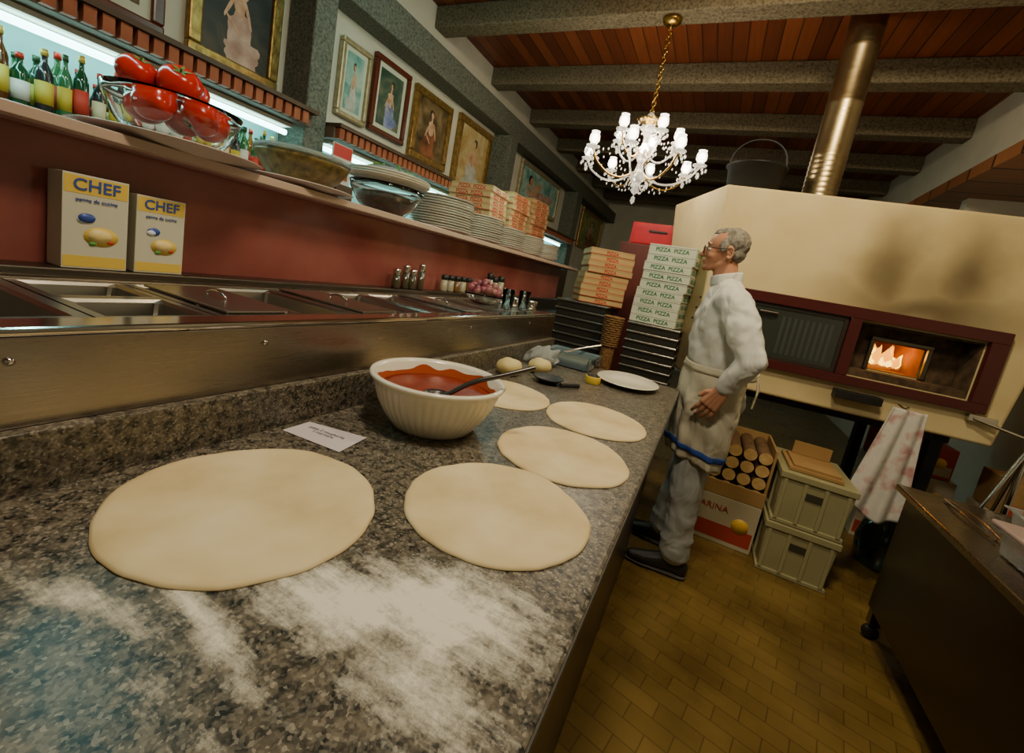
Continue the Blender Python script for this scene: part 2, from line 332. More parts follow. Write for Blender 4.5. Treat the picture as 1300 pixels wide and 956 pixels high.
def plate(name,c,r,sx=1,sy=1,m=WHT,parent=None,seg=48):
    return lathe(name,[(0,0),(r*.55,0),(r*.6,.004),(r*.98,.02),(r,.022),(r*.97,.024),(r*.6,.009),(0,.006)],c,m,parent,seg,sx,sy)
PLM=mat('pale_plate',(.60,.48,.42),.25)
def bowlp(r,rb_,h,t):return [(0,0),(rb_,0),(rb_+(r-rb_)*.55,h*.35),(r*.97,h*.8),(r,h),(r-t,h),(r*.97-t,h*.8),(rb_+(r-rb_)*.55-t,h*.35+t*.3),(rb_,t),(0,t)]
plate('oval_platter',(-1.31,.66,ZS),.19,1,1.05,PLM)
plate('oval_platter',(-1.33,1.04,ZS),.165,1,1.1,PLM)
lathe('glass_bowl',bowlp(.142,.09,.10,.004),(-1.31,.66,ZS+.025),GLASS,None,48)
TOM=noisy('tomato_skin',[(.42,.010,.005),(.55,.022,.008)],6,.18)
STEM=mat('tomato_stem',(.09,.14,.02),.7)
def tomato(c,r,rot):
    g=grp('tomato',c);g.rotation_euler=rot
    bm=bmesh.new();bmesh.ops.create_uvsphere(bm,u_segments=32,v_segments=20,radius=r)
    for v in bm.verts:
        a=math.atan2(v.co.y,v.co.x);q=(v.co.xy.length/r)
        v.co.x*=1+.025*math.cos(5*a)*q;v.co.y*=1+.025*math.cos(5*a)*q;v.co.z*=.84
        if v.co.z>0:v.co.z-=r*.22*math.exp(-(q*4)**2)
    newob('fruit',bm,TOM,g,True)
    bm=bmesh.new()
    for i in range(5):
        a=i*1.2566;p=Vector((math.cos(a),math.sin(a),0));q=Vector((-math.sin(a),math.cos(a),0))
        vs=[bm.verts.new(Vector((0,0,r*.66))+q*.003),bm.verts.new(p*r*.25+q*.004+Vector((0,0,r*.77))),bm.verts.new(p*r*.5+Vector((0,0,r*.78))),bm.verts.new(p*r*.25-q*.004+Vector((0,0,r*.77))),bm.verts.new(Vector((0,0,r*.66))-q*.003)]
        bm.faces.new(vs)
    bmesh.ops.create_cone(bm,segments=8,radius1=.003,radius2=.002,depth=.015,cap_ends=True,matrix=Matrix.Translation((0,0,r*.72)))
    newob('calyx',bm,STEM,g)
for dx,dy,dz,r,rt in ((.045,-.068,.072,.043,(.5,.3,0)),(.075,.015,.072,.042,(2.4,.2,0)),(.02,.075,.072,.043,(.3,-.8,0)),(-.045,-.045,.072,.043,(0,.4,0)),(-.06,.045,.072,.043,(0,.3,1)),(.03,-.01,.140,.047,(.3,.7,0)),(-.03,-.07,.140,.042,(0,.5,0)),(-.035,.05,.138,.042,(.8,.5,0))):
    tomato((-1.31+dx,.66+dy,ZS+.025+dz),r,rt)
BRB=noisy('speckled_brown_bowl',[(.07,.045,.01),(.16,.11,.03),(.24,.17,.05)],40,.35)
bb=grp('brown_salad_bowl',(-1.32,1.04,ZS+.022))
lathe('bowl',bowlp(.145,.08,.085,.006),(0,0,0),BRB,bb,48)
lathe('cling_wrap',[(.145,.08),(.147,.095),(.13,.10),(.08,.098),(0,.095)],(0,0,0),PLAST,bb,48)
lathe('contents',[(0,.07),(.13,.07),(.09,.08),(0,.085)],(0,0,0),noisy('salad_contents',[(.05,.08,.02),(.25,.2,.08)],50,.6),bb,32)
gb=grp('covered_glass_bowl',(-1.36,1.49,ZS))
lathe('bowl',bowlp(.155,.07,.125,.005),(0,0,.0),GLASS,gb,48)
lathe('dark_contents',[(0,.01),(.07,.012),(.115,.05),(.13,.085),(.08,.095),(0,.1)],(0,0,0),noisy('olives',[(.015,.012,.008),(.10,.07,.03)],60,.35),gb,40)
for i in range(3):plate('cover_plate',(0.0,0.0,.127+i*.009),.175,m=WHT,parent=gb)
lathe('wrapped_food',[(0,.15),(.12,.155),(.11,.17),(.06,.185),(0,.19)],(0,0,0),noisy('ham_and_herbs',[(.10,.16,.04),(.4,.3,.18),(.5,.25,.18)],18,.5),gb,30)
lathe('cling_film',[(.15,.15),(.13,.178),(.07,.197),(0,.202)],(0,0,0),PLAST,gb,40)
bm=bmesh.new()
for i in range(18):
    a=random.uniform(0,6.28);rr=random.uniform(.02,.1)
    addsph(bm,(rr*math.cos(a),rr*math.sin(a),.19+random.uniform(0,.01)),(.022,.008,.006),(random.random(),random.random(),a),1)
newob('herb_leaves',bm,mat('herb_green',(.07,.2,.03),.5),gb)
STK=mat('plate_stack_white',(.62,.58,.50),.25,.2)
for c,r,n in (((-1.39,1.95),.165,13),((-1.38,2.29),.165,11),((-1.38,2.63),.16,10),((-1.37,2.97),.16,10),((-1.36,3.30),.15,9)):
    g=grp('stack_of_plates',(c[0],c[1],ZS))
    for i in range(n):plate('plate',(random.uniform(-.004,.004),random.uniform(-.004,.004),i*.0125),r,m=STK,parent=g,seg=40)
CARD=noisy('cardboard_box',[(.44,.27,.11),(.55,.37,.17)],5,.7);CARDW=noisy('white_box',[(.56,.57,.47),(.64,.65,.54)],5,.6)
RED=mat('red_print',(.50,.03,.015),.6);GREEN=mat('green_print',(.01,.16,.07),.6);SEAM=mat('box_seam',(.12,.06,.02),.9);SEAMW=mat('box_seam_grey',(.12,.14,.12),.9)
def boxes(c,n,s,h,rz,cm,tm,label,jit=.012,seam=SEAM,fs=.6,lean=(0,0),band=True):
    g=grp('stack_of_pizza_boxes',(c[0],c[1],c[2]),rz)
    for i in range(n):
        jx,jy=random.uniform(-jit,jit)+lean[0]*i,random.uniform(-jit,jit)+lean[1]*i;z=i*(h+.001)
        box('pizza_box',jx-s/2,jx+s/2,jy-s/2,jy+s/2,z,z+h,cm,g,bev=.002)
        box('lid_seam',jx-s/2-.0006,jx+s/2+.0006,jy-s/2-.0006,jy+s/2+.0006,z+h*.80,z+h*.84,seam,g)
        if band:box('print_band',jx-s/2-.0008,jx+s/2+.0008,jy-s/2-.0008,jy+s/2+.0008,z+.001,z+h*.10,tm,g)
        text('label',label,h*fs,(jx,jy-s/2-.001,z+h*.42),(math.pi/2,0,0),tm,g,.0003,.0008)
        text('label',label,h*fs,(jx+s/2+.001,jy,z+h*.42),(math.pi/2,0,math.pi/2),tm,g,.0003,.0008)
boxes((-1.745,2.88,ZS),10,.33,.042,.1,CARD,RED,'PIZZA  PIZZA',.008,fs=.85)
boxes((-1.75,3.28,ZS),11,.33,.042,.0,CARD,RED,'PIZZA  PIZZA',.008,fs=.85)
boxes((-1.74,3.68,ZS),12,.33,.042,-.05,CARD,RED,'PIZZA  PIZZA',.008,fs=.85)
spm=[mat('spice_a',(.16,.07,.02),.3,coat=.5),mat('spice_b',(.35,.3,.2),.3,coat=.5),mat('oil',(.05,.04,.02),.2,coat=.5)]
for (x,y,h,r) in ((-1.255,1.5,.085,.017),(-1.255,1.56,.105,.016),(-1.255,1.61,.09,.018),(-1.255,1.67,.12,.016),(-1.25,1.86,.085,.018),(-1.25,1.92,.085,.018),(-1.25,1.98,.085,.018),(-1.25,2.04,.085,.018),(-1.25,2.1,.085,.018),(-1.255,2.35,.13,.02),(-1.255,2.42,.11,.02),(-1.255,2.50,.12,.022)):
    g=grp('condiment_shaker',(x,y,1.1355));lathe('jar',[(r,0),(r*1.05,.01),(r*.9,h*.7),(0,h*.7)],(0,0,0),random.choice(spm),g,16)
    lathe('lid',[(r*.95,h*.7),(r,h*.72),(r,h*.95),(r*.6,h),(0,h)],(0,0,0),CHR if y<1.8 else BLACK,g,16)
on=grp('bowl_of_red_onions',(-1.05,1.93,1.1125))
lathe('glass_dish',bowlp(.10,.05,.05,.004),(0,0,0),GLASS,on,36)
bm=bmesh.new()
for i in range(22):
    a=i*2.4;rr=.016*math.sqrt(i);addsph(bm,(rr*math.cos(a),rr*math.sin(a),.05+.045*(1-rr/.08)+random.uniform(0,.02)),(.024,.022,.018),(i,i,0),2)
newob('onion_pieces',bm,noisy('red_onion',[(.10,.012,.02),(.32,.08,.10),(.10,.15,.04)],14,.35),on,True)
g=grp('small_steel_pots',(-.98,2.16,1.1125))
for dx,dy in ((0,0),(.085,.03),(-.09,.02)):lathe('pot',bowlp(.035,.03,.05,.002),(dx,dy,0),CHR,g,24)
for x,y in ((-.88,2.05),(-.90,1.90)):
    lathe('drinking_glass',[(0,0),(.024,0),(.032,.10),(.030,.10),(.0225,.006),(0,.006)],(x,y,1.1125),GLASS,None,24)
# ---------------------------------------------------------------- things on the counter
ZT=.9003
DOUGH=noisy('floured_dough',[(.56,.41,.20),(.68,.53,.29),(.76,.63,.40)],7,.75,bump=.15)
def dough(cx,cy,r,seed,sx=1,sy=1):
    bm=bmesh.new();seg=96;rings=[]
    for k,(f,z) in enumerate([(0,.0045),(.25,.0045),(.5,.0047),(.75,.0045),(.92,.0052),(.975,.0048),(1,.002),(1.0,.0003)]):
        ring=[]
        for i in range(seg):
            a=2*math.pi*i/seg;p=Vector((math.cos(a)*1.2,math.sin(a)*1.2,seed));w=1+.05*noise.noise(p)+.018*noise.noise(p*4)
            rr=r*f*w;x,y=rr*math.cos(a)*sx,rr*math.sin(a)*sy
            zz=z+(.0012*noise.noise(Vector((x*18,y*18,seed))) if 0<f<.97 else 0)
            ring.append(bm.verts.new((x,y,max(zz,.0002))))
        rings.append(ring)
    for a,b in zip(rings,rings[1:]):
        for i in range(seg):
            j=(i+1)%seg;bm.faces.new((a[i],a[j],b[j],b[i]))
    bmesh.ops.remove_doubles(bm,verts=bm.verts[:],dist=1e-5);bmesh.ops.recalc_face_normals(bm,faces=bm.faces[:])
    o=newob('pizza_dough_disc',bm,DOUGH,None,True);o.location=(cx,cy,ZT+.0004)
dough(-.535,.397,.168,1,1.05,1.03);dough(-.250,.645,.158,2.3,1,1.0);dough(-.240,.962,.158,5.1);dough(-.246,1.30,.154,7.7,1,1.08);dough(-.56,1.27,.16,9.2)
sb=grp('sauce_bowl',(-.552,.865,ZT))
pro=[(0,.004),(.082,.004),(.085,0),(.098,0),(.10,.006),(.118,.03),(.135,.06),(.147,.095),(.151,.108),(.160,.113),(.163,.119),(.160,.124),(.152,.124),(.146,.115),(.134,.08),(.12,.045),(.10,.02),(.06,.012),(0,.011)]
bm=bmesh.new();seg=240;rings=[]
for k,(r,z) in enumerate(pro):
    ring=[]
    for i in range(seg):
        a=2*math.pi*i/seg;rr=r+(.0028*abs(math.sin(24*a)) if 4<=k<=7 else 0)
        ring.append(bm.verts.new((rr*math.cos(a),rr*math.sin(a),z)))
    rings.append(ring)
for a,b in zip(rings,rings[1:]):
    for i in range(seg):
        j=(i+1)%seg;bm.faces.new((a[i],a[j],b[j],b[i]))
bmesh.ops.remove_doubles(bm,verts=bm.verts[:],dist=1e-5);bmesh.ops.recalc_face_normals(bm,faces=bm.faces[:])
newob('ribbed_bowl',bm,mat('ivory_ceramic',(.78,.72,.60),.22,coat=.4),sb,True)
SAU=noisy('tomato_sauce',[(.15,.012,.002),(.24,.024,.004)],25,.38,bump=.25)
lathe('tomato_sauce',[(0,.088),(.05,.089),(.12,.088),(.1365,.087),(.132,.077),(0,.077)],(0,0,0),SAU,sb,64)
bm=bmesh.new();seg=96;ra=[];rb2=[]
for i in range(seg):
    a=2*math.pi*i/seg;zt=.097+.022*max(0,noise.noise(Vector((math.cos(a)*2.5,math.sin(a)*2.5,3)))+.3)
    ra.append(bm.verts.new((.1350*math.cos(a),.1350*math.sin(a),.084)));rb2.append(bm.verts.new(((.134+(zt-.08)*.34-.0008)*math.cos(a),(.134+(zt-.08)*.34-.0008)*math.sin(a),zt)))
for i in range(seg):
    j=(i+1)%seg;bm.faces.new((ra[i],ra[j],rb2[j],rb2[i]))
newob('sauce_smear',bm,mat('sauce_smear',(.42,.07,.012),.4),sb,True)
ld=grp('ladle')
LADM=mat('ladle_steel',(.10,.09,.085),.3,.8)
tube('handle',[(-.50,.82,.996),(-.455,.858,1.034),(-.40,.90,1.060),(-.345,.945,1.087)],.006,LADM,ld)
lathe('cup',[(0,0),(.02,.004),(.03,.016),(.032,.022),(.029,.016),(.019,.006),(0,.003)],(-.515,.81,.977),LADM,ld,24)
bm=bmesh.new();vs=[bm.verts.new((x,y,z)) for x,y,z in ((-.722,.584,0),(-.576,.596,0),(-.588,.682,.0012),(-.722,.65,.001))];bm.faces.new(vs)
nt=grp('handwritten_note');o=newob('paper',bm,mat('paper',(.60,.53,.56),.7),nt);o.location=(0,0,ZT+.001)
INK=mat('ink',(.12,.1,.2),.6)
text('writing','pizza 2 margherita\n1 marinara',.012,(-.655,.632,ZT+.0032),(0,0,.12),INK,nt,.0001)
DBS=mat('dough_ball_skin',(.62,.50,.22),.6)
for c,r in (((-.665,1.53),.052),((-.60,1.70),.05)):
    bm=bmesh.new();addsph(bm,(0,0,r*.62),(r,r,r*.68),None,4)
    for v in bm.verts:
        v.co+=Vector(v.co).normalized()*.004*noise.noise(v.co*30);v.co.z=max(v.co.z,.0003)
    o=newob('dough_ball',bm,DBS,None,True);o.location=(c[0],c[1],ZT)
plate('black_dish',(-.515,1.585,ZT),.062,m=BLACK)
kn=grp('kitchen_knife');tube('handle',[(-.40,1.62,ZT+.012),(-.45,1.545,ZT+.014)],.009,BLACK,kn,kind='POLY')
bm=bmesh.new();vs=[bm.verts.new(p) for p in ((-.40,1.615,ZT+.012),(-.395,1.635,ZT+.012),(-.30,1.75,ZT+.003),(-.32,1.725,ZT+.003))];bm.faces.new(vs);newob('blade',bm,CHR,kn)
ca=grp('small_yellow_tin',(-.39,1.80,ZT));lathe('tin',[(.032,0),(.033,.002),(.033,.028),(.032,.03),(0,.03)],(0,0,0),mat('tin_yellow',(.70,.48,.05),.35),ca,28);lathe('tin_top',[(.028,.0302),(.028,.032),(0,.032)],(0,0,0),BLACK,ca,24)
plate('oval_serving_plate',(-.27,1.96,ZT),.155,.88,1.1,WHT)
pc=grp('plastic_container',(-.56,2.03,ZT));
tub('tub',-.12,.12,-.08,.08,.075,.07,.008,mat('blue_clear_plastic',(.20,.28,.33),.15,trans=.4),pc);box('cheese_inside',-.09,.09,-.055,.055,.008,.035,mat('cheese',(.6,.55,.42),.5),pc,bev=.01)
tube('spoon',[(-.05,-.02,.06),(.03,.05,.095),(.1,.11,.12)],.005,CHR,pc)
bg=grp('plastic_bag',(-.66,1.87,ZT));bm=bmesh.new();addsph(bm,(0,0,.035),(.07,.06,.05),None,4)
for v in bm.verts:v.co+=Vector((1,1,1))*.025*noise.noise(v.co*35);v.co.z=max(v.co.z,.001)
newob('bag',bm,mat('bag_plastic',(.6,.62,.62),.2,trans=.6,ior=1.1),bg,True)
def flour(name,x0,x1,y0,y1,spots):
    bm=bmesh.new();bmesh.ops.create_grid(bm,x_segments=90,y_segments=90,size=.5)
    for v in bm.verts:
        x=x0+(v.co.x+.5)*(x1-x0);y=y0+(v.co.y+.5)*(y1-y0)
        v.co=Vector((x,y,0))
    m=mat('flour_dust',(.80,.74,.62),.9)
    tc=N(m,'ShaderNodeTexCoord')
    n=N(m,'ShaderNodeTexNoise',Scale=24,Detail=12,Roughness=.84);L(m,tc.outputs['Object'],n.inputs['Vector'])
    st=N(m,'ShaderNodeMapping');st.inputs['Rotation'].default_value=(0,0,.5);st.inputs['Scale'].default_value=(6,45,1);L(m,tc.outputs['Object'],st.inputs[0])
    n2=N(m,'ShaderNodeTexNoise',Scale=1,Detail=6,Roughness=.7);L(m,st.outputs[0],n2.inputs['Vector'])
    prev=None
    for (cx,cy,rx,ry,a,hh) in spots:
        mp=N(m,'ShaderNodeMapping',vector_type='TEXTURE');mp.inputs['Location'].default_value=(cx,cy,0);mp.inputs['Rotation'].default_value=(0,0,a);mp.inputs['Scale'].default_value=(rx,ry,1)
        L(m,tc.outputs['Object'],mp.inputs[0]);s2=N(m,'ShaderNodeVectorMath',operation='MULTIPLY');s2.inputs[1].default_value=(1,1,0);L(m,mp.outputs[0],s2.inputs[0])
        ln=N(m,'ShaderNodeVectorMath',operation='LENGTH');L(m,s2.outputs[0],ln.inputs[0])
        mr=N(m,'ShaderNodeMapRange');mr.inputs['From Min'].default_value=0;mr.inputs['From Max'].default_value=1.5;mr.inputs['To Min'].default_value=.62*hh;mr.inputs['To Max'].default_value=0
        L(m,ln.outputs['Value'],mr.inputs[0])
        if prev is None:prev=mr.outputs[0]
        else:
            mx=N(m,'ShaderNodeMath',operation='MAXIMUM');L(m,prev,mx.inputs[0]);L(m,mr.outputs[0],mx.inputs[1]);prev=mx.outputs[0]
    av=N(m,'ShaderNodeMath',operation='MULTIPLY_ADD');L(m,n2.outputs[0],av.inputs[0]);av.inputs[1].default_value=.6;L(m,n.outputs[0],av.inputs[2])
    ad=N(m,'ShaderNodeMath',operation='ADD');L(m,prev,ad.inputs[0]);L(m,av.outputs[0],ad.inputs[1])
    mr=N(m,'ShaderNodeMapRange');mr.inputs['From Min'].default_value=1.0;mr.inputs['From Max'].default_value=1.30;mr.inputs['To Max'].default_value=.98;L(m,ad.outputs[0],mr.inputs[0]);L(m,mr.outputs[0],bs(m).inputs['Alpha'])
    o=newob(name,bm,m,None,True);o.location=(0,0,ZT);return o
flour('scattered_flour',-.735,-.06,-.1,.60,[(-.20,.40,.14,.09,.35,1.05),(-.29,.345,.14,.06,.2,1.05),(-.42,.25,.20,.022,-.15,.85),(-.17,.31,.11,.055,0,.8),(-.3,.16,.2,.12,0,.3),(-.5,.19,.13,.028,.2,.7)])
# ---------------------------------------------------------------- oven
ov=grp('pizza_oven',(-.10,2.85,0),.118)
def ovenmat():
    m=mat('cream_plaster_sooty',(.7,.6,.4),.6);tc=N(m,'ShaderNodeTexCoord');n=N(m,'ShaderNodeTexNoise',Scale=4,Detail=5);L(m,tc.outputs['Object'],n.inputs['Vector'])
    base=ramp(m,n.outputs[0],[(.3,(.60,.46,.23)),(.7,(.68,.55,.31))]);prev=None
    # soot is real staining; coordinates are wobbled with noise so the patches merge and feather
    nn=N(m,'ShaderNodeTexNoise',Scale=3.2,Detail=3);L(m,tc.outputs['Object'],nn.inputs['Vector'])
    off=N(m,'ShaderNodeVectorMath',operation='MULTIPLY_ADD');off.inputs[1].default_value=(.22,.22,.22);L(m,nn.outputs['Color'],off.inputs[0]);L(m,tc.outputs['Object'],off.inputs[2])
    for cx,cz,rx,rz,k in ((1.00,1.78,.17,.30,.80),(1.33,1.80,.19,.32,.85),(1.18,1.72,.36,.30,.50),(1.20,1.60,.50,.14,.85),(.3,1.1,.2,.15,.3),(.9,1.1,.6,.09,.35)):
        mp=N(m,'ShaderNodeMapping',vector_type='TEXTURE');mp.inputs['Location'].default_value=(cx,.11,cz);mp.inputs['Scale'].default_value=(rx,.5,rz);L(m,off.outputs[0],mp.inputs[0])
        ln=N(m,'ShaderNodeVectorMath',operation='LENGTH');L(m,mp.outputs[0],ln.inputs[0])
        mr=N(m,'ShaderNodeMapRange',interpolation_type='SMOOTHSTEP');mr.inputs['From Min'].default_value=.0;mr.inputs['From Max'].default_value=1.45;mr.inputs['To Min'].default_value=k;mr.inputs['To Max'].default_value=0;L(m,ln.outputs['Value'],mr.inputs[0])
        if prev is None:prev=mr.outputs[0]
        else:
            mx=N(m,'ShaderNodeMath',operation='MAXIMUM');L(m,prev,mx.inputs[0]);L(m,mr.outputs[0],mx.inputs[1]);prev=mx.outputs[0]
    mx=N(m,'ShaderNodeMix',data_type='RGBA');L(m,prev,mx.inputs[0]);L(m,base,mx.inputs[6]);mx.inputs[7].default_value=(.075,.045,.018,1);L(m,mx.outputs[2],bs(m).inputs['Base Color']);return m
top=[(0,0),(1.68,0),(1.85,.6),(1.6,1.4),(.1,1.4),(-.26,.75)];bot=[(.04,.0),(1.55,0),(1.75,.6),(1.5,1.3),(.2,1.3),(-.12,.72)]
body=prism('oven_body',bot,top,.87,2.02,ovenmat(),ov,bev=.015)
cut=box('c1',.83,1.38,-.05,.14,1.085,1.385,WHT,ov);cut2=box('c2',.97,1.22,.1,.75,1.13,1.30,WHT,ov)
C.view_layer.update();cutby(body,[cut,cut2])
MAR=mat('maroon_enamel',(.065,.010,.010),.3);DARK=mat('oven_dark',(.025,.016,.012),.6);SOOTB=noisy('sooty_brick',[(.03,.018,.01),(.12,.07,.035)],20,.9)
x0,x1,z0,z1=.17,1.46,1.03,1.455
for a in ((x0,x1,z1-.06,z1),(x0,x1,z0,z0+.05),(x0,x0+.07,z0+.05,z1-.06),(x1-.075,x1,z0+.05,z1-.06),(.775,.83,z0+.05,z1-.06)):
    box('frame',a[0],a[1],-.035,-.001,a[2],a[3],MAR,ov,bev=.003)
box('door_window',x0+.07,.775,-.012,-.002,z0+.05,z1-.06,mat('oven_glass',(.03,.034,.03),.05,0,coat=1),ov)
for a in ((x0+.075,.77,z1-.08,z1-.062),(x0+.075,.77,z0+.052,z0+.07),(x0+.075,x0+.09,z0+.07,z1-.08),(.755,.77,z0+.07,z1-.08)):
    box('door_trim',a[0],a[1],-.02,-.012,a[2],a[3],DARK,ov)
SLT=mat('slat_reflection_paint',(.07,.085,.08),.2,.3)  # reflection in the oven glass, put in as thin lighter strips
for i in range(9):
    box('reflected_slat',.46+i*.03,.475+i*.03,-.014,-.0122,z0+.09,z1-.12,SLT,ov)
box('door_knob',.33,.43,-.04,-.012,1.335,1.35,STD,ov,bev=.004)
box('mouth_back',.83,1.38,.132,.139,1.30,1.384,SOOTB,ov);box('mouth_back',.83,.97,.132,.139,1.085,1.30,SOOTB,ov);box('mouth_back',1.22,1.38,.132,.139,1.085,1.30,SOOTB,ov)
box('mouth_lining',.831,.84,.0,.132,1.086,1.384,SOOTB,ov);box('mouth_lining',1.37,1.379,.0,.132,1.086,1.384,SOOTB,ov);box('mouth_lining',.84,1.37,.0,.132,1.375,1.384,SOOTB,ov)
for a in ((.95,1.24,1.30,1.32),(.95,.97,1.13,1.30),(1.22,1.24,1.13,1.30)):box('inner_door_frame',a[0],a[1],.11,.131,a[2],a[3],STD,ov,bev=.002)
box('hearth_floor',.84,1.37,.0,.131,1.086,1.125,SOOTB,ov)
BRK=noisy('hot_brick',[(.20,.06,.008),(.32,.12,.015)],12,.9)
box('chamber_floor',.972,1.218,.14,.735,1.131,1.136,BRK,ov);box('chamber_ceiling',.972,1.218,.14,.735,1.294,1.299,BRK,ov)
FIREB=mat('glowing_brick',(.15,.05,.005),.9,emit=(1,.30,.01),es=1.2)
box('chamber_back',.972,1.218,.735,.745,1.132,1.298,FIREB,ov)
box('chamber_side',.972,.976,.14,.735,1.132,1.298,BRK,ov);box('chamber_side',1.214,1.218,.14,.735,1.132,1.298,BRK,ov)
FL=mat('flame',(.1,.04,.005),.5,emit=(1,.34,.008),es=2.6);FL2=mat('flame_core',(.1,.06,.01),.5,emit=(1,.58,.05),es=5)
def flames(seed,m,s,n):
    random.seed(seed);bm=bmesh.new()
    for i in range(n):
        x=1.06+random.uniform(-.06,.12);y=.3+random.uniform(-.05,.12);h=random.uniform(.06,.13)*s
        pr_=[(0,0),(.018*s,.01),(.026*s,h*.3),(.015*s,h*.65),(.004,h*.9),(0,h)];rg=[]
        for k,(r,z) in enumerate(pr_):
            ox=.012*math.sin(z*40+i*2)*(z/h);rg.append([bm.verts.new((x+ox+r*math.cos(t*.785),y+r*math.sin(t*.785),1.155+z)) for t in range(8)])
        for a,b in zip(rg,rg[1:]):
            for t in range(8):bm.faces.new((a[t],a[(t+1)%8],b[(t+1)%8],b[t]))
    newob('flames',bm,m,ov,True)
flames(3,FL,1.05,24);flames(8,FL2,.85,14)
for i,(a,b) in enumerate((((.99,.28,1.15),(1.18,.36,1.155)),((1.0,.4,1.153),(1.2,.3,1.165)))):tube('burning_log',[a,b],.016,mat('charcoal_%d'%i,(.04,.02,.01),.9,emit=(1,.25,.03),es=.6),ov,kind='POLY')
box('lower_latch',.80,1.02,-.06,.0,.955,1.0,BLACK,ov,bev=.004)
box('lower_bracket',1.40,1.52,-.03,-.001,.985,1.02,CHR,ov,bev=.003);tube('bracket_rod',[(1.42,-.03,1.0),(1.62,-.08,.96)],.008,CHR,ov,kind='POLY')
for x,y in ((.35,.25),(1.45,.25),(.35,1.1),(1.45,1.1)):box('stand_leg',x-.03,x+.03,y-.03,y+.03,.001,.872,IRON,ov)
box('stand_rail',.3,1.5,.22,.26,.80,.869,IRON,ov)
FLUE=steelm('flue_metal',(.38,.29,.16),.3,(1,1,6))
fl=grp('flue_pipe',(.40,3.22,2.021))
prof=[(.10,0),(.10,.03),(.091,.035)]
z=.035
while z<.95:
    prof+=[(.091,z),(.0935,z+.01),(.091,z+.02)];z+=.03 if (z<.25) else .3
prof+=[(.091,1.12)]
lathe('pipe',prof,(0,0,0),FLUE,fl,40)
pt=grp('black_iron_pot',(.03,3.09,2.021))
lathe('pot',[(0,0),(.12,0),(.14,.02),(.16,.15),(.172,.155),(.172,.165),(.155,.165),(.135,.025),(0,.01)],(0,0,0),IRON,pt,40)
tube('bail_handle',[(-.165,0,.15),(-.12,0,.28),(0,0,.33),(.12,0,.28),(.165,0,.15)],.006,IRON,pt)
LOGE=noisy('log_end',[(.46,.27,.10),(.60,.40,.17)],30,.8);LOGB=noisy('bark',[(.10,.05,.02),(.2,.11,.05)],20,.9)
KR=noisy('kraft_card',[(.30,.17,.06),(.38,.23,.09)],5,.8)
lc=grp('carton_of_firewood',(.09,2.66,.285),.0)
for a in ((0,.40,-.0,.012,0,.08),(0,.012,.012,.38,0,.33),(.388,.40,.012,.38,0,.33),(.012,.388,.368,.38,0,.33),(.012,.388,.012,.368,0,.01)):box('carton_side',*a,KR,lc)
bm=bmesh.new();bm2=bmesh.new()
for r in range(4):
    for c in range(5):
        cx=.048+c*.076;cz=.050+r*.074
        bmesh.ops.create_cone(bm,segments=20,radius1=.034,radius2=.034,depth=.34,cap_ends=False,matrix=Matrix.Translation((cx,.19,cz))@Matrix.Rotation(math.pi/2,4,'X'))
        bmesh.ops.create_circle(bm2,segments=20,radius=.034,cap_ends=True,matrix=Matrix.Translation((cx,.0195,cz))@Matrix.Rotation(math.pi/2,4,'X'))
newob('logs',bm,LOGB,lc,True);newob('log_ends',bm2,LOGE,lc)
BADGE=mat('badge',(.75,.45,.05),.5)
def printed_carton(c,w,d,h,rz,m1,m2,lab='FARINA'):
    g=grp('printed_carton',c,rz);box('carton',0,w,0,d,0,h,m1,g,bev=.003)
    box('print',.01,w-.01,-.001,0,h*.1,h*.42,m2,g);text('label',lab,h*.18,(w/2-.04,-.002,h*.75),(math.pi/2,0,0),m2,g)
    o=lathe('badge',[(0,0),(h*.16,0),(h*.16,.001),(0,.001)],(w*.8,-.001,h*.5),BADGE,g,24);o.rotation_euler=(math.pi/2,0,0)
CW=mat('carton_offwhite',(.46,.40,.28),.7);CRd=mat('carton_red',(.36,.04,.02),.6)
printed_carton((.09,2.66,.001),.40,.38,.28,.0,CW,CRd)
printed_carton((1.15,3.5,.001),.42,.35,.27,.0,CW,CRd);printed_carton((1.18,3.5,.275),.40,.35,.25,.0,CW,CRd,'LEGNA')
printed_carton((1.60,3.1,.001),.3,.35,.27,.0,CRd,CW);printed_carton((1.60,3.12,.275),.3,.3,.22,.0,CW,CRd)
printed_carton((1.18,3.5,.53),.36,.33,.2,.0,CRd,CW,'PELATI');printed_carton((1.62,3.12,.50),.26,.3,.2,.0,KR,CRd,'OLIO')
dc=grp('glass_demijohn',(1.22,3.15,.001));lathe('bottle',[(.0,0),(.12,0),(.14,.03),(.15,.15),(.13,.25),(.05,.33),(.03,.36),(.03,.42),(0,.42)],(0,0,0),mat('dark_green_glass',(.02,.05,.03),.08,coat=.5),dc,32)
CRT=noisy('khaki_plastic',[(.30,.27,.14),(.36,.33,.18)],4,.5);SLOT=mat('slot_dark',(.04,.035,.02),.8)
def crate(c,w,d,h,rz):
    g=grp('plastic_crate',c,rz)
    prism('shell',[(.012,.012),(w-.012,.012),(w-.012,d-.012),(.012,d-.012)],[(0,0),(w,0),(w,d),(0,d)],0,h-.001,CRT,g,bev=.004)
    box('rim',-.008,w+.008,-.008,d+.008,h-.035,h-.001,CRT,g,bev=.004)
    box('foot_rim',.0,w,.0,d,.0,.02,CRT,g,bev=.003)
    for k in (.0,.33,.66,1):box('rib',.012+(w-.044)*k,.028+(w-.044)*k,-.004,.01,.02,h-.035,CRT,g)
    box('handle_slot',w*.38,w*.62,-.0015,.004,h*.58,h*.7,SLOT,g)
    for k in (.3,.6):box('side_rib',-.003,.012,d*k,d*k+.015,.02,h-.035,CRT,g)
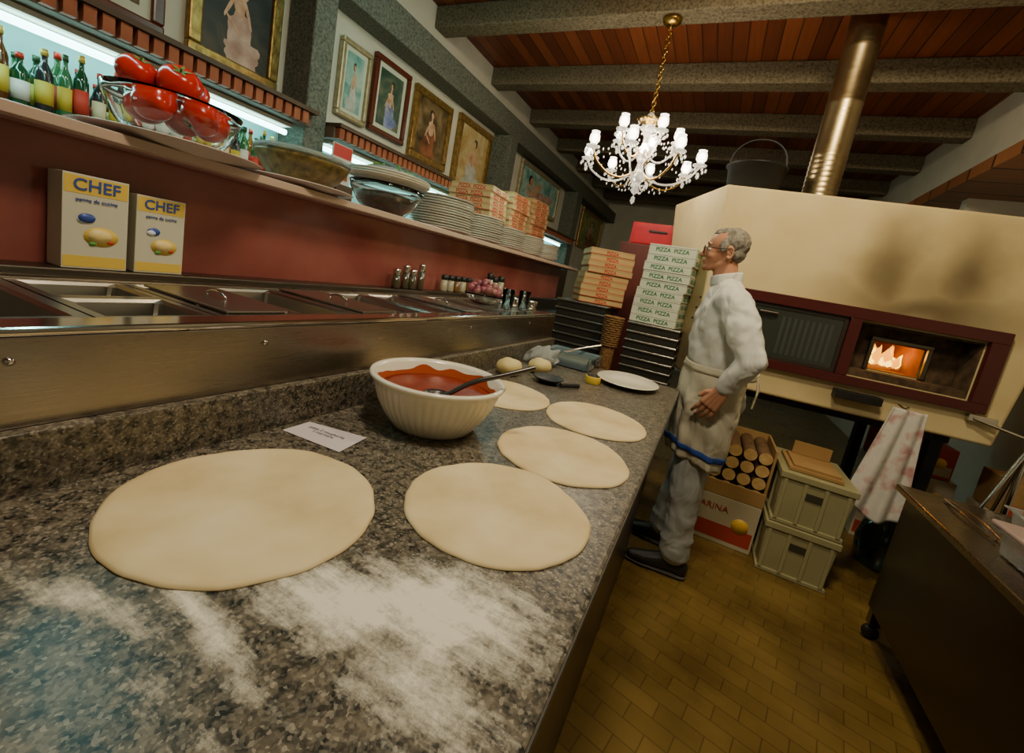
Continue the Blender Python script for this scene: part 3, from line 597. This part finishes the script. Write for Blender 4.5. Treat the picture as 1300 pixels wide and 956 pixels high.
crate((.51,2.56,.001),.32,.44,.28,.0);crate((.514,2.565,.283),.32,.44,.28,.0)
fb=grp('folded_cardboard',(.54,2.60,.566));box('sheet',0,.24,0,.3,.0,.015,KR,fb);box('sheet',.02,.23,.02,.28,.016,.028,KR,fb);box('flap',.04,.22,.25,.262,.03,.10,KR,fb)
tw=grp('hanging_towel');bm=bmesh.new();nx,nz=40,40;vv=[]
for j in range(nz+1):
    row=[]
    for i in range(nx+1):
        u=i/nx;v=j/nz;wd=.13+.10*v;x=1.0-.035*v+(u-.5)*wd*1.1;y=2.80-.05*v+.022*math.sin(u*15+v*2)*(.4+v*.6);zz=.985-.50*v-(.07*math.sin(u*3.1)*v)-(.05*u*v)
        row.append(bm.verts.new((x,y,zz)))
    vv.append(row)
for j in range(nz):
    for i in range(nx):bm.faces.new((vv[j][i],vv[j][i+1],vv[j+1][i+1],vv[j+1][i]))
o=newob('towel',bm,noisy('towel_cloth',[(.50,.50,.48),(.58,.55,.52),(.42,.22,.22)],14,.9),tw,True);md=o.modifiers.new('s','SOLIDIFY');md.thickness=.005
tube('towel_hook',[(.98,2.90,.99),(.98,2.80,.99),(.98,2.78,1.0)],.005,CHR,tw)
# ---------------------------------------------------------------- racks behind counter
TR=mat('tray_dark',(.04,.036,.03),.4,.5);TRE=mat('tray_edge',(.30,.27,.23),.25,.8)
def trays(c,w,d,n,h,rz,name='stack_of_dough_trays'):
    g=grp(name,c,rz)
    for i in range(n):
        z=i*h;box('tray',0,w,0,d,z,z+h*.72,TR,g,bev=.003);box('tray_rim',-.008,w+.008,-.008,d+.008,z+h*.72,z+h*.96,TRE,g,bev=.003)
trays((-.47,2.86,.001),.31,.40,20,.0565,.0);trays((-.97,2.84,.001),.34,.42,21,.0565,.0)
wb=grp('wicker_basket',(-.553,2.78,.001))
WK=noisy('wicker',[(.12,.05,.015),(.28,.14,.045)],60,.8,bump=.6)
for i in range(14):
    tube('weave',[( (.048+.0008*i)*math.cos(a)*(1+.06*math.cos(a*8+i*math.pi)),(.048+.0008*i)*math.sin(a)*(1+.06*math.cos(a*8+i*math.pi)),.95+.014*i) for a in [k*2*math.pi/24 for k in range(24)]],.007,WK,wb,True,'POLY')
lathe('basket_core',[(.044,0),(.044,.94),(.055,1.13),(.048,1.13),(.04,.96),(0,.95)],(0,0,0),WK,wb,24)
boxes((-.325,3.03,1.1335),9,.29,.055,-.12,CARDW,GREEN,'PIZZA  PIZZA',.006,SEAMW,.62,lean=(.004,0),band=False)
boxes((-.76,3.05,1.19),9,.30,.04,.45,CARD,RED,'PIZZA',.010,fs=.75,lean=(.003,.002))
rc=grp('red_cabinet');box('body',-.80,-.30,3.6,3.95,.001,1.70,mat('cabinet_dark',(.10,.02,.015),.4),rc,bev=.005);box('red_case',-.74,-.32,3.61,3.9,1.701,1.87,mat('red_plastic',(.40,.012,.02),.3),rc,bev=.01)
box('case_handle',-.60,-.46,3.60,3.61,1.80,1.815,BLACK,rc,bev=.002)
fc=grp('far_sideboard');box('body',-2.2,-1.2,8.3,8.9,.001,1.1,WOODL,fc);box('top',-2.25,-1.15,8.25,8.95,1.101,1.14,WOODL,fc)
# ---------------------------------------------------------------- steel table right
tb=grp('steel_work_table')
TS=steelm('table_steel',(.34,.29,.23),.22,(1,30,1))
box('top',.90,1.80,.45,2.42,.672,.70,TS,tb,bev=.006)
box('side_panel',.925,.94,.50,2.36,.14,.671,STD,tb);box('lower_shelf',.945,1.76,.5,2.36,.14,.16,STD,tb)
box('end_panel',.945,1.76,2.35,2.36,.165,.665,STD,tb)
for x,y in ((.95,.55),(.95,2.33),(1.74,.55),(1.74,2.33)):
    box('leg',x-.02,x+.02,y-.02,y+.02,.07,.14,TS,tb)
    o=lathe('caster',[(0,-.012),(.03,-.012),(.033,0),(.03,.012),(0,.012)],(x,y,.034),BLACK,tb,20);o.rotation_euler=(math.pi/2,0,0)
fbx=grp('plastic_food_box',(1.10,1.78,.7005));tub('tub',-.12,.12,-.14,.14,.085,.08,.01,PLAST,fbx)
box('lid',-.125,.125,-.145,.145,.086,.10,mat('clear_lid',(.6,.45,.42),.2,trans=.4),fbx,bev=.005);box('ham_slices',-.09,.09,-.11,.11,.01,.07,mat('ham',(.55,.20,.17),.5),fbx,bev=.02)
fb2=grp('plastic_food_box',(1.30,2.15,.7005));tub('tub',-.12,.12,-.14,.14,.07,.065,.01,PLAST,fb2);box('cheese_block',-.09,.09,-.11,.11,.01,.06,mat('cheese2',(.6,.55,.4),.5),fb2,bev=.02)
tg=grp('kitchen_tongs',(1.04,2.15,.7005));tube('arm',[(0,.2,.008),(-.01,.05,.012),(0,-.16,.008)],.004,CHR,tg);tube('arm',[(.01,.2,.008),(.035,.05,.012),(.02,-.16,.008)],.004,CHR,tg)
tp=grp('metal_tripod_stand')
for p in ((1.12,2.62,.003),(1.62,2.66,.003),(1.42,2.95,.003)):tube('leg',[p,(1.40,2.70,.95)],.009,CHR,tp,kind='POLY')
tube('post',[(1.40,2.70,.5),(1.40,2.70,1.12)],.012,CHR,tp,kind='POLY')
# ---------------------------------------------------------------- chandelier
ch=grp('crystal_chandelier',(-.645,2.965,1.93))
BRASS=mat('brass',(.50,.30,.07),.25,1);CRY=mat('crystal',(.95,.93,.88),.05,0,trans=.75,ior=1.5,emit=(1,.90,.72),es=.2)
BULB=mat('bulb_glow',(1,.95,.85),.4,emit=(1,.88,.70),es=30);SHD=mat('frosted_shade',(.85,.85,.82),.3,trans=.3,emit=(1,.90,.76),es=2.4)
lathe('canopy',[(0,.0),(.03,.0),(.055,.02),(.06,.035),(0,.04)],(0,0,1.024),BRASS,ch,24)
z=.52;k=0
while z<1.02:
    o=tube('chain_link',[(.012,0,0),(0,0,.018),(-.012,0,0),(0,0,-.018)],.0035,BRASS,ch,True);o.location=(0,0,z);o.rotation_euler=(0,0,k*math.pi/2);z+=.026;k+=1
lathe('stem',[(0,0),(.012,.01),(.03,.03),(.015,.05),(.03,.08),(.065,.12),(.03,.15),(.018,.2),(.04,.24),(.05,.27),(.018,.31),(.015,.36),(.035,.40),(.06,.415),(.02,.43),(.015,.48),(.022,.5),(0,.52)],(0,0,0),CRY,ch,24)
lathe('top_crown',[(.02,.44),(.07,.47),(.085,.465),(.03,.45)],(0,0,0),BRASS,ch,24)
cr=bmesh.new()
def drop(p,s):
    bmesh.ops.create_icosphere(cr,subdivisions=1,radius=1,matrix=Matrix.Translation(p)@Matrix.Diagonal((s*.55,s*.55,s,1)))
for tier,(na,R0,zc,off) in enumerate(((8,.36,.20,0),(5,.20,.34,.3))):
    for i in range(na):
        a=2*math.pi*i/na+off;ca,sa=math.cos(a),math.sin(a);P=lambda r,z:(r*ca,r*sa,z)
        tube('arm',[P(.02,zc-.06),P(R0*.45,zc-.12),P(R0*.85,zc-.07),P(R0,zc)],.006,BRASS if i%2 else CRY,ch)
        lathe('bobeche',[(.008,zc),(.04,zc+.008),(.042,zc+.014),(.01,zc+.01),(.01,zc+.03),(0,zc+.03)],P(R0,0),CRY,ch,16)
        lathe('shade',[(.018,zc+.028),(.032,zc+.05),(.030,zc+.075),(.022,zc+.095),(.026,zc+.10)],P(R0,0),SHD,ch,16)
        bmb=bmesh.new();addsph(bmb,P(R0,zc+.062),(.014,.014,.025),None,2);newob('bulb',bmb,BULB,ch,True)
        for q in range(6):
            b=q*math.pi/3;drop((R0*ca+.04*math.cos(b),R0*sa+.04*math.sin(b),zc-.018),.014);
        drop(P(R0,zc-.05),.022)
        for q in range(9):
            t=q/8;drop(P(.07+(R0-.07)*t,.46*(1-t)+(zc+.02)*t-.09*math.sin(math.pi*t)),.009)
            t=q/8;drop(P(.03+(R0-.03)*t,.06*(1-t)+(zc)*t-.07*math.sin(math.pi*t)),.009)
drop((0,0,-.03),.028)
newob('crystal_drops',cr,CRY,ch)
# ---------------------------------------------------------------- chef
def fold_mat(name,cols,rough=.85):
    m=noisy(name,cols,6,rough);tc=N(m,'ShaderNodeTexCoord');mp=N(m,'ShaderNodeMapping');mp.inputs['Scale'].default_value=(9,9,5);mp.inputs['Rotation'].default_value=(.3,.6,0)
    L(m,tc.outputs['Object'],mp.inputs[0]);n=N(m,'ShaderNodeTexNoise',Scale=1.0,Detail=2,Distortion=1.2);L(m,mp.outputs[0],n.inputs['Vector'])
    b=N(m,'ShaderNodeBump',Strength=.6,Distance=.04);L(m,n.outputs[0],b.inputs['Height']);L(m,b.outputs[0],bs(m).inputs['Normal']);return m
cf=grp('pizza_chef');Y0=2.25
SKIN=noisy('skin',[(.40,.16,.085),(.52,.25,.15)],9,.5);COAT=fold_mat('white_coat',[(.60,.59,.55),(.68,.67,.62)]);APR=fold_mat('apron_cloth',[(.54,.48,.35),(.64,.59,.46)]);JEAN=fold_mat('pale_trousers',[(.36,.37,.35),(.46,.46,.43)])
bm=bmesh.new()
chain(bm,[(.030,Y0,1.435,.060,.064,.02),(.042,Y0,1.388,.082,.128,.035),(.055,Y0,1.345,.110,.172,.04),(.06,Y0,1.26,.135,.19,.05),(.070,Y0,1.15,.142,.182,.05),(.08,Y0,1.075,.150,.186,.045),(.095,Y0,1.02,.142,.178,.035)],.009,3)
chain(bm,cap((.06,2.085,1.345),.074,(.13,2.01,1.235),.069)+cap((.13,2.01,1.235),.069,(.182,1.97,1.120),.060)[1:],.008,3)
chain(bm,cap((.182,1.97,1.120),.059,(.122,2.0,1.0),.043),.007,3)
chain(bm,cap((.06,2.415,1.345),.074,(.10,2.53,1.09),.062),.01,3);chain(bm,cap((.10,2.53,1.09),.058,(.0,2.48,.96),.044),.01,3)
chain(bm,cap((.128,2.0,1.008),.047,(.136,1.995,1.022),.048),.007,3)
blob('white_jacket',bm,.008,COAT,cf,10,.5,.028,.08)
bm=bmesh.new()
for k in range(32):
    a=k*2*math.pi/32;chain(bm,[(.020+.060*math.cos(a),Y0+.060*math.sin(a),1.425+.014*math.cos(a),.009,.009,.01),(.016+.060*math.cos(a),Y0+.059*math.sin(a),1.462+.018*math.cos(a),.008,.008,.009)],.01)
blob('jacket_collar',bm,.005,COAT,cf,5,.5)
bm=bmesh.new()
addsph(bm,(.105,Y0,.90),(.128,.168,.13),None,3)
chain(bm,cap((.11,2.165,.88),.100,(.075,2.155,.50),.078)+cap((.075,2.155,.50),.078,(.10,2.17,.12),.068)[1:],.01,3)
chain(bm,cap((.11,2.335,.88),.100,(.06,2.365,.50),.078)+cap((.06,2.365,.50),.078,(.02,2.41,.12),.068)[1:],.01,3)
for k in range(3):
    for (x,y,zz) in ((.095,2.168,.12+.05*k),(.025,2.40,.12+.05*k)):addsph(bm,(x+.006*(-1)**k,y,zz),(.075,.073,.014),(.15*(-1)**k,.2,0),3)
blob('trousers',bm,.009,JEAN,cf,9,.5,.018,.10)
SHOE=mat('black_shoe',(.02,.018,.016),.4);SOLE=mat('shoe_sole',(.08,.07,.06),.7)
for (ax,ay,ang) in ((.10,2.17,.05),(.02,2.41,-.2)):
    bm=bmesh.new();d=Vector((-math.cos(ang),-math.sin(ang),0));pt_=lambda t,z:(ax+d.x*t,ay+d.y*t,z)
    chain(bm,[(*pt_(-.045,.05),.036,.036,.044),(*pt_(.0,.062),.042,.038,.056),(*pt_(.06,.048),.045,.042,.042),(*pt_(.13,.036),.045,.046,.031),(*pt_(.18,.03),.032,.038,.024)],.012)
    blob('shoe',bm,.006,SHOE,cf,3,.5)
    bm=bmesh.new();chain(bm,[(*pt_(-.045,.012),.040,.040,.009),(*pt_(.06,.012),.048,.045,.009),(*pt_(.13,.012),.05,.05,.009),(*pt_(.19,.012),.034,.04,.009)],.01);blob('shoe_sole',bm,.005,SOLE,cf,2,.5)
def shell(name,z0,z1,off,m,a0,a1,n=110,nz=30):
    bm=bmesh.new();g=[]
    for j in range(nz+1):
        zz=z1+(z0-z1)*j/nz;t=(1.05-zz)/.46;row=[]
        cx=.09+.012*t;rx=.150+.014*math.sin(min(t,1)*3.0)-.016*max(0,t-.5);ry=.186+.018*math.sin(min(t,1)*3.0)
        for i in range(n+1):
            a=a0+(a1-a0)*i/n;w=.012*t*math.sin(a*7+t*1.5)+.007*t*math.sin(a*15+2-t*2)+.004*math.sin(a*5+zz*40)
            row.append(bm.verts.new((cx-(rx+off+w)*math.cos(a),Y0-(ry+off+w)*math.sin(a),zz+.014*math.sin(a*2)*t)))
        g.append(row)
    for j in range(nz):
        for i in range(n):bm.faces.new((g[j][i],g[j+1][i],g[j+1][i+1],g[j][i+1]))
    o=newob(name,bm,m,cf,True);md=o.modifiers.new('s','SOLIDIFY');md.thickness=.004;return o
shell('apron',.60,1.05,.004,APR,-2.35,2.35)
shell('apron_stripe',.645,.672,.0085,mat('blue_stripe',(.03,.08,.36),.8),-2.35,2.35,nz=3)
shell('apron_waistband',1.02,1.052,.011,APR,-3.14,3.14,nz=3)
tube('apron_string',[(.245,2.20,1.04),(.255,2.18,.97),(.250,2.17,.90)],.004,APR,cf);tube('apron_string',[(.245,2.21,1.04),(.262,2.22,.99),(.258,2.23,.92)],.004,APR,cf)
bm=bmesh.new()
chain(bm,cap((.022,Y0,1.40),.056,(.000,Y0,1.50),.053),.006,3)
addsph(bm,(-.010,Y0,1.594),(.082,.073,.080),None,4);addsph(bm,(-.044,Y0,1.550),(.053,.056,.072),None,4);addsph(bm,(-.046,Y0,1.506),(.046,.043,.032),None,4)
addsph(bm,(-.084,Y0,1.485),(.016,.021,.016),None,3)
chain(bm,cap((-.093,Y0,1.574),.008,(-.113,Y0,1.543),.010),.004,3);addsph(bm,(-.110,Y0,1.538),(.011,.012,.009),None,3)
addsph(bm,(-.085,Y0,1.590),(.012,.044,.009),None,3)
addsph(bm,(-.0935,Y0,1.516),(.008,.021,.005),None,3);addsph(bm,(-.0915,Y0,1.506),(.008,.019,.005),None,3)
for s in (-1,1):
    addsph(bm,(-.102,Y0+s*.011,1.537),(.008,.007,.006),None,3)
    addsph(bm,(-.062,Y0+s*.034,1.540),(.026,.019,.022),None,3)
    chain(bm,cap((.002,Y0+s*.048,1.535),.016,(-.012,Y0+s*.042,1.508),.016)+cap((-.012,Y0+s*.042,1.508),.016,(-.072,Y0+s*.018,1.487),.015)[1:],.005,3)
    for k in range(9):
        a=-1.9+k*.5;addsph(bm,(.004+.014*math.cos(a),Y0+s*.0765,1.556+.024*math.sin(a)),(.005,.006,.006),None,2)
    addsph(bm,(.002,Y0+s*.072,1.556),(.013,.006,.022),None,3);addsph(bm,(-.003,Y0+s*.075,1.535),(.007,.006,.008),None,3)
blob('head_and_neck',bm,.003,SKIN,cf,9,.5)
HAIR=noisy('grey_hair',[(.10,.085,.07),(.28,.25,.21)],60,.8,bump=.6,stretch=(1,1,.3))
bm=bmesh.new();addsph(bm,(.008,Y0,1.606),(.073,.077,.071),None,4);addsph(bm,(.024,Y0,1.564),(.048,.064,.046),None,4);addsph(bm,(-.016,Y0,1.640),(.066,.056,.036),None,4)
for s in (-1,1):addsph(bm,(-.026,Y0+s*.066,1.588),(.020,.010,.032),None,3)
for v in bm.verts:v.co+=Vector((1,1,1))*.004*noise.noise(v.co*70)
blob('short_grey_hair',bm,.004,HAIR,cf,1,.4,.006,.012)
EW=mat('eye_white',(.60,.56,.52),.3);IR=mat('iris',(.05,.03,.02),.2)
for s in (-1,1):
    bm=bmesh.new();addsph(bm,(-.0815,Y0+s*.031,1.567),(.0110,.012,.0080),None,3);newob('eyeball',bm,EW,cf,True)
    bm=bmesh.new();addsph(bm,(-.0905,Y0+s*.033,1.567),(.003,.0055,.0055),None,2);newob('iris',bm,IR,cf,True)
    bm=bmesh.new();addsph(bm,(-.093,Y0+s*.032,1.594),(.005,.018,.004),None,2);newob('eyebrow',bm,HAIR,cf,True)
    tube('glasses_rim',[(-.106,Y0+s*.034+.022*math.cos(a),1.565+.017*math.sin(a)) for a in [k*math.pi/6 for k in range(12)]],.0016,BLACK,cf,True)
    tube('glasses_temple',[(-.104,Y0+s*.057,1.570),(-.05,Y0+s*.074,1.570),(.0,Y0+s*.084,1.567),(.012,Y0+s*.082,1.552)],.0016,BLACK,cf)
tube('glasses_bridge',[(-.106,Y0-.012,1.567),(-.112,Y0,1.572),(-.106,Y0+.012,1.567)],.0016,BLACK,cf)
bm=bmesh.new();addsph(bm,(-.0985,Y0,1.5110),(.004,.019,.0018),None,2);newob('mouth',bm,mat('mouth',(.30,.09,.07),.5),cf,True)
def hand(w,k,side,nm):
    w=Vector(w);k=Vector(k);d=(k-w).normalized();p=Vector(side).normalized();nrm=d.cross(p).normalized()
    if nrm.y*(Y0-w.y)<0:nrm=-nrm
    bm=bmesh.new();chain(bm,cap(w-d*.03,.026,w,.025),.006,3)
    for q,rr in ((-.027,.014),(-.009,.015),(.009,.015),(.027,.0145)):
        chain(bm,cap(w+d*.01+p*q*.6,.018,k+p*q,rr),.004,3)
    for q,ln,sp in ((-.030,.060,-.16),(-.011,.074,-.05),(.009,.080,.04),(.028,.072,.14)):
        b=k+p*q;d1=(d+p*sp+nrm*.12).normalized();m1=b+d1*ln*.45;d2=(d+p*sp*.6+nrm*.45).normalized();m2=m1+d2*ln*.32;d3=(d+nrm*.8).normalized();e=m2+d3*ln*.26
        chain(bm,cap(b,.0098,m1,.0092)+cap(m1,.0092,m2,.0084)[1:]+cap(m2,.0084,e,.0072)[1:],.003,2)
    b=w+d*.03+p*.024;m1=b+(p*.75+d*.65).normalized()*.030;e=m1+(p*.25+d*.97).normalized()*.028
    chain(bm,cap(b,.014,m1,.0108)+cap(m1,.0108,e,.0085)[1:],.003,2)
    blob(nm,bm,.0028,SKIN,cf,5,.5)
hand((.112,1.995,.978),(.074,2.000,.900),(-.88,0,.42),'left_hand')
hand((-.005,2.478,.95),(-.025,2.462,.87),(-.88,-.3,.25),'right_hand')
for i in range(5):
    bm=bmesh.new();addsph(bm,(-.070-.006*i+(.004*i*i if i>2 else 0),2.19,1.345-.05*i),(.005,.006,.006),None,2);newob('button',bm,BLACK,cf,True)
# ---------------------------------------------------------------- lights
def area(name,loc,tgt,sx,sy,e,col,spec=1):
    l=D.lights.new(name,'AREA');l.shape='RECTANGLE';l.size=sx;l.size_y=sy;l.energy=e;l.color=col;l.specular_factor=spec
    o=D.objects.new(name,l);link(o);o.location=loc;o.rotation_euler=(Vector(tgt)-Vector(loc)).to_track_quat('-Z','Y').to_euler();return o
def point(name,loc,e,col,r=.05):
    l=D.lights.new(name,'POINT');l.energy=e;l.color=col;l.shadow_soft_size=r;o=D.objects.new(name,l);link(o);o.location=loc;return o
area('fill_light_counter',(-.20,.50,2.9),(-.3,.80,.9),.35,.25,29,(1,.87,.62))  # added warm fill to brighten the counter; no fixture behind it
area('fill_light_oven',(.35,1.6,2.9),(.28,2.9,1.6),.3,.2,30,(1,.83,.50))  # added fill aimed at the oven front, not an actual ceiling fitting
area('fill_light_far',(-.4,5.4,2.9),(-.4,5.4,0),.6,1.5,8,(1,.85,.6))  # added weak fill for the far end of the room, without a fixture
point('chandelier_light',(-.645,2.965,2.24),26,(1,.86,.62),.15)
point('oven_fire_light',(1.00,3.24,1.26),.7,(1,.42,.05),.03)
for y0,y1 in ((-.6,1.66),(1.9,3.98),(4.3,6.2)):
    area('niche_light',(-2.25,(y0+y1)/2,1.79),(-2.33,(y0+y1)/2,1.3),y1-y0,.04,8,(.40,1,.95),.15).rotation_euler=(0,math.radians(-10),0)
area('wall_fill_light',(-1.2,1.9,2.9),(-2.4,2.4,2.2),.2,2.2,10,(.45,1,.88),.1)  # added cyan fill on the left wall and paintings; no lamp body
w=D.worlds.new('world');C.scene.world=w;w.use_nodes=True;w.node_tree.nodes['Background'].inputs[0].default_value=(.9,.75,.55,1);w.node_tree.nodes['Background'].inputs[1].default_value=.02
# ---------------------------------------------------------------- camera
cd=D.cameras.new('camera');cam=D.objects.new('camera',cd);link(cam);C.scene.camera=cam
cd.sensor_width=36;cd.sensor_fit='HORIZONTAL';cd.lens=548.6/1300*36;cd.shift_y=-44.5/1300;cd.clip_start=.02
cam.matrix_world=Matrix(((.88732,-.23287,.39803,0),(.42295,.06699,-.90367,0),(.18377,.97020,.15794,1.30),(0,0,0,1)))
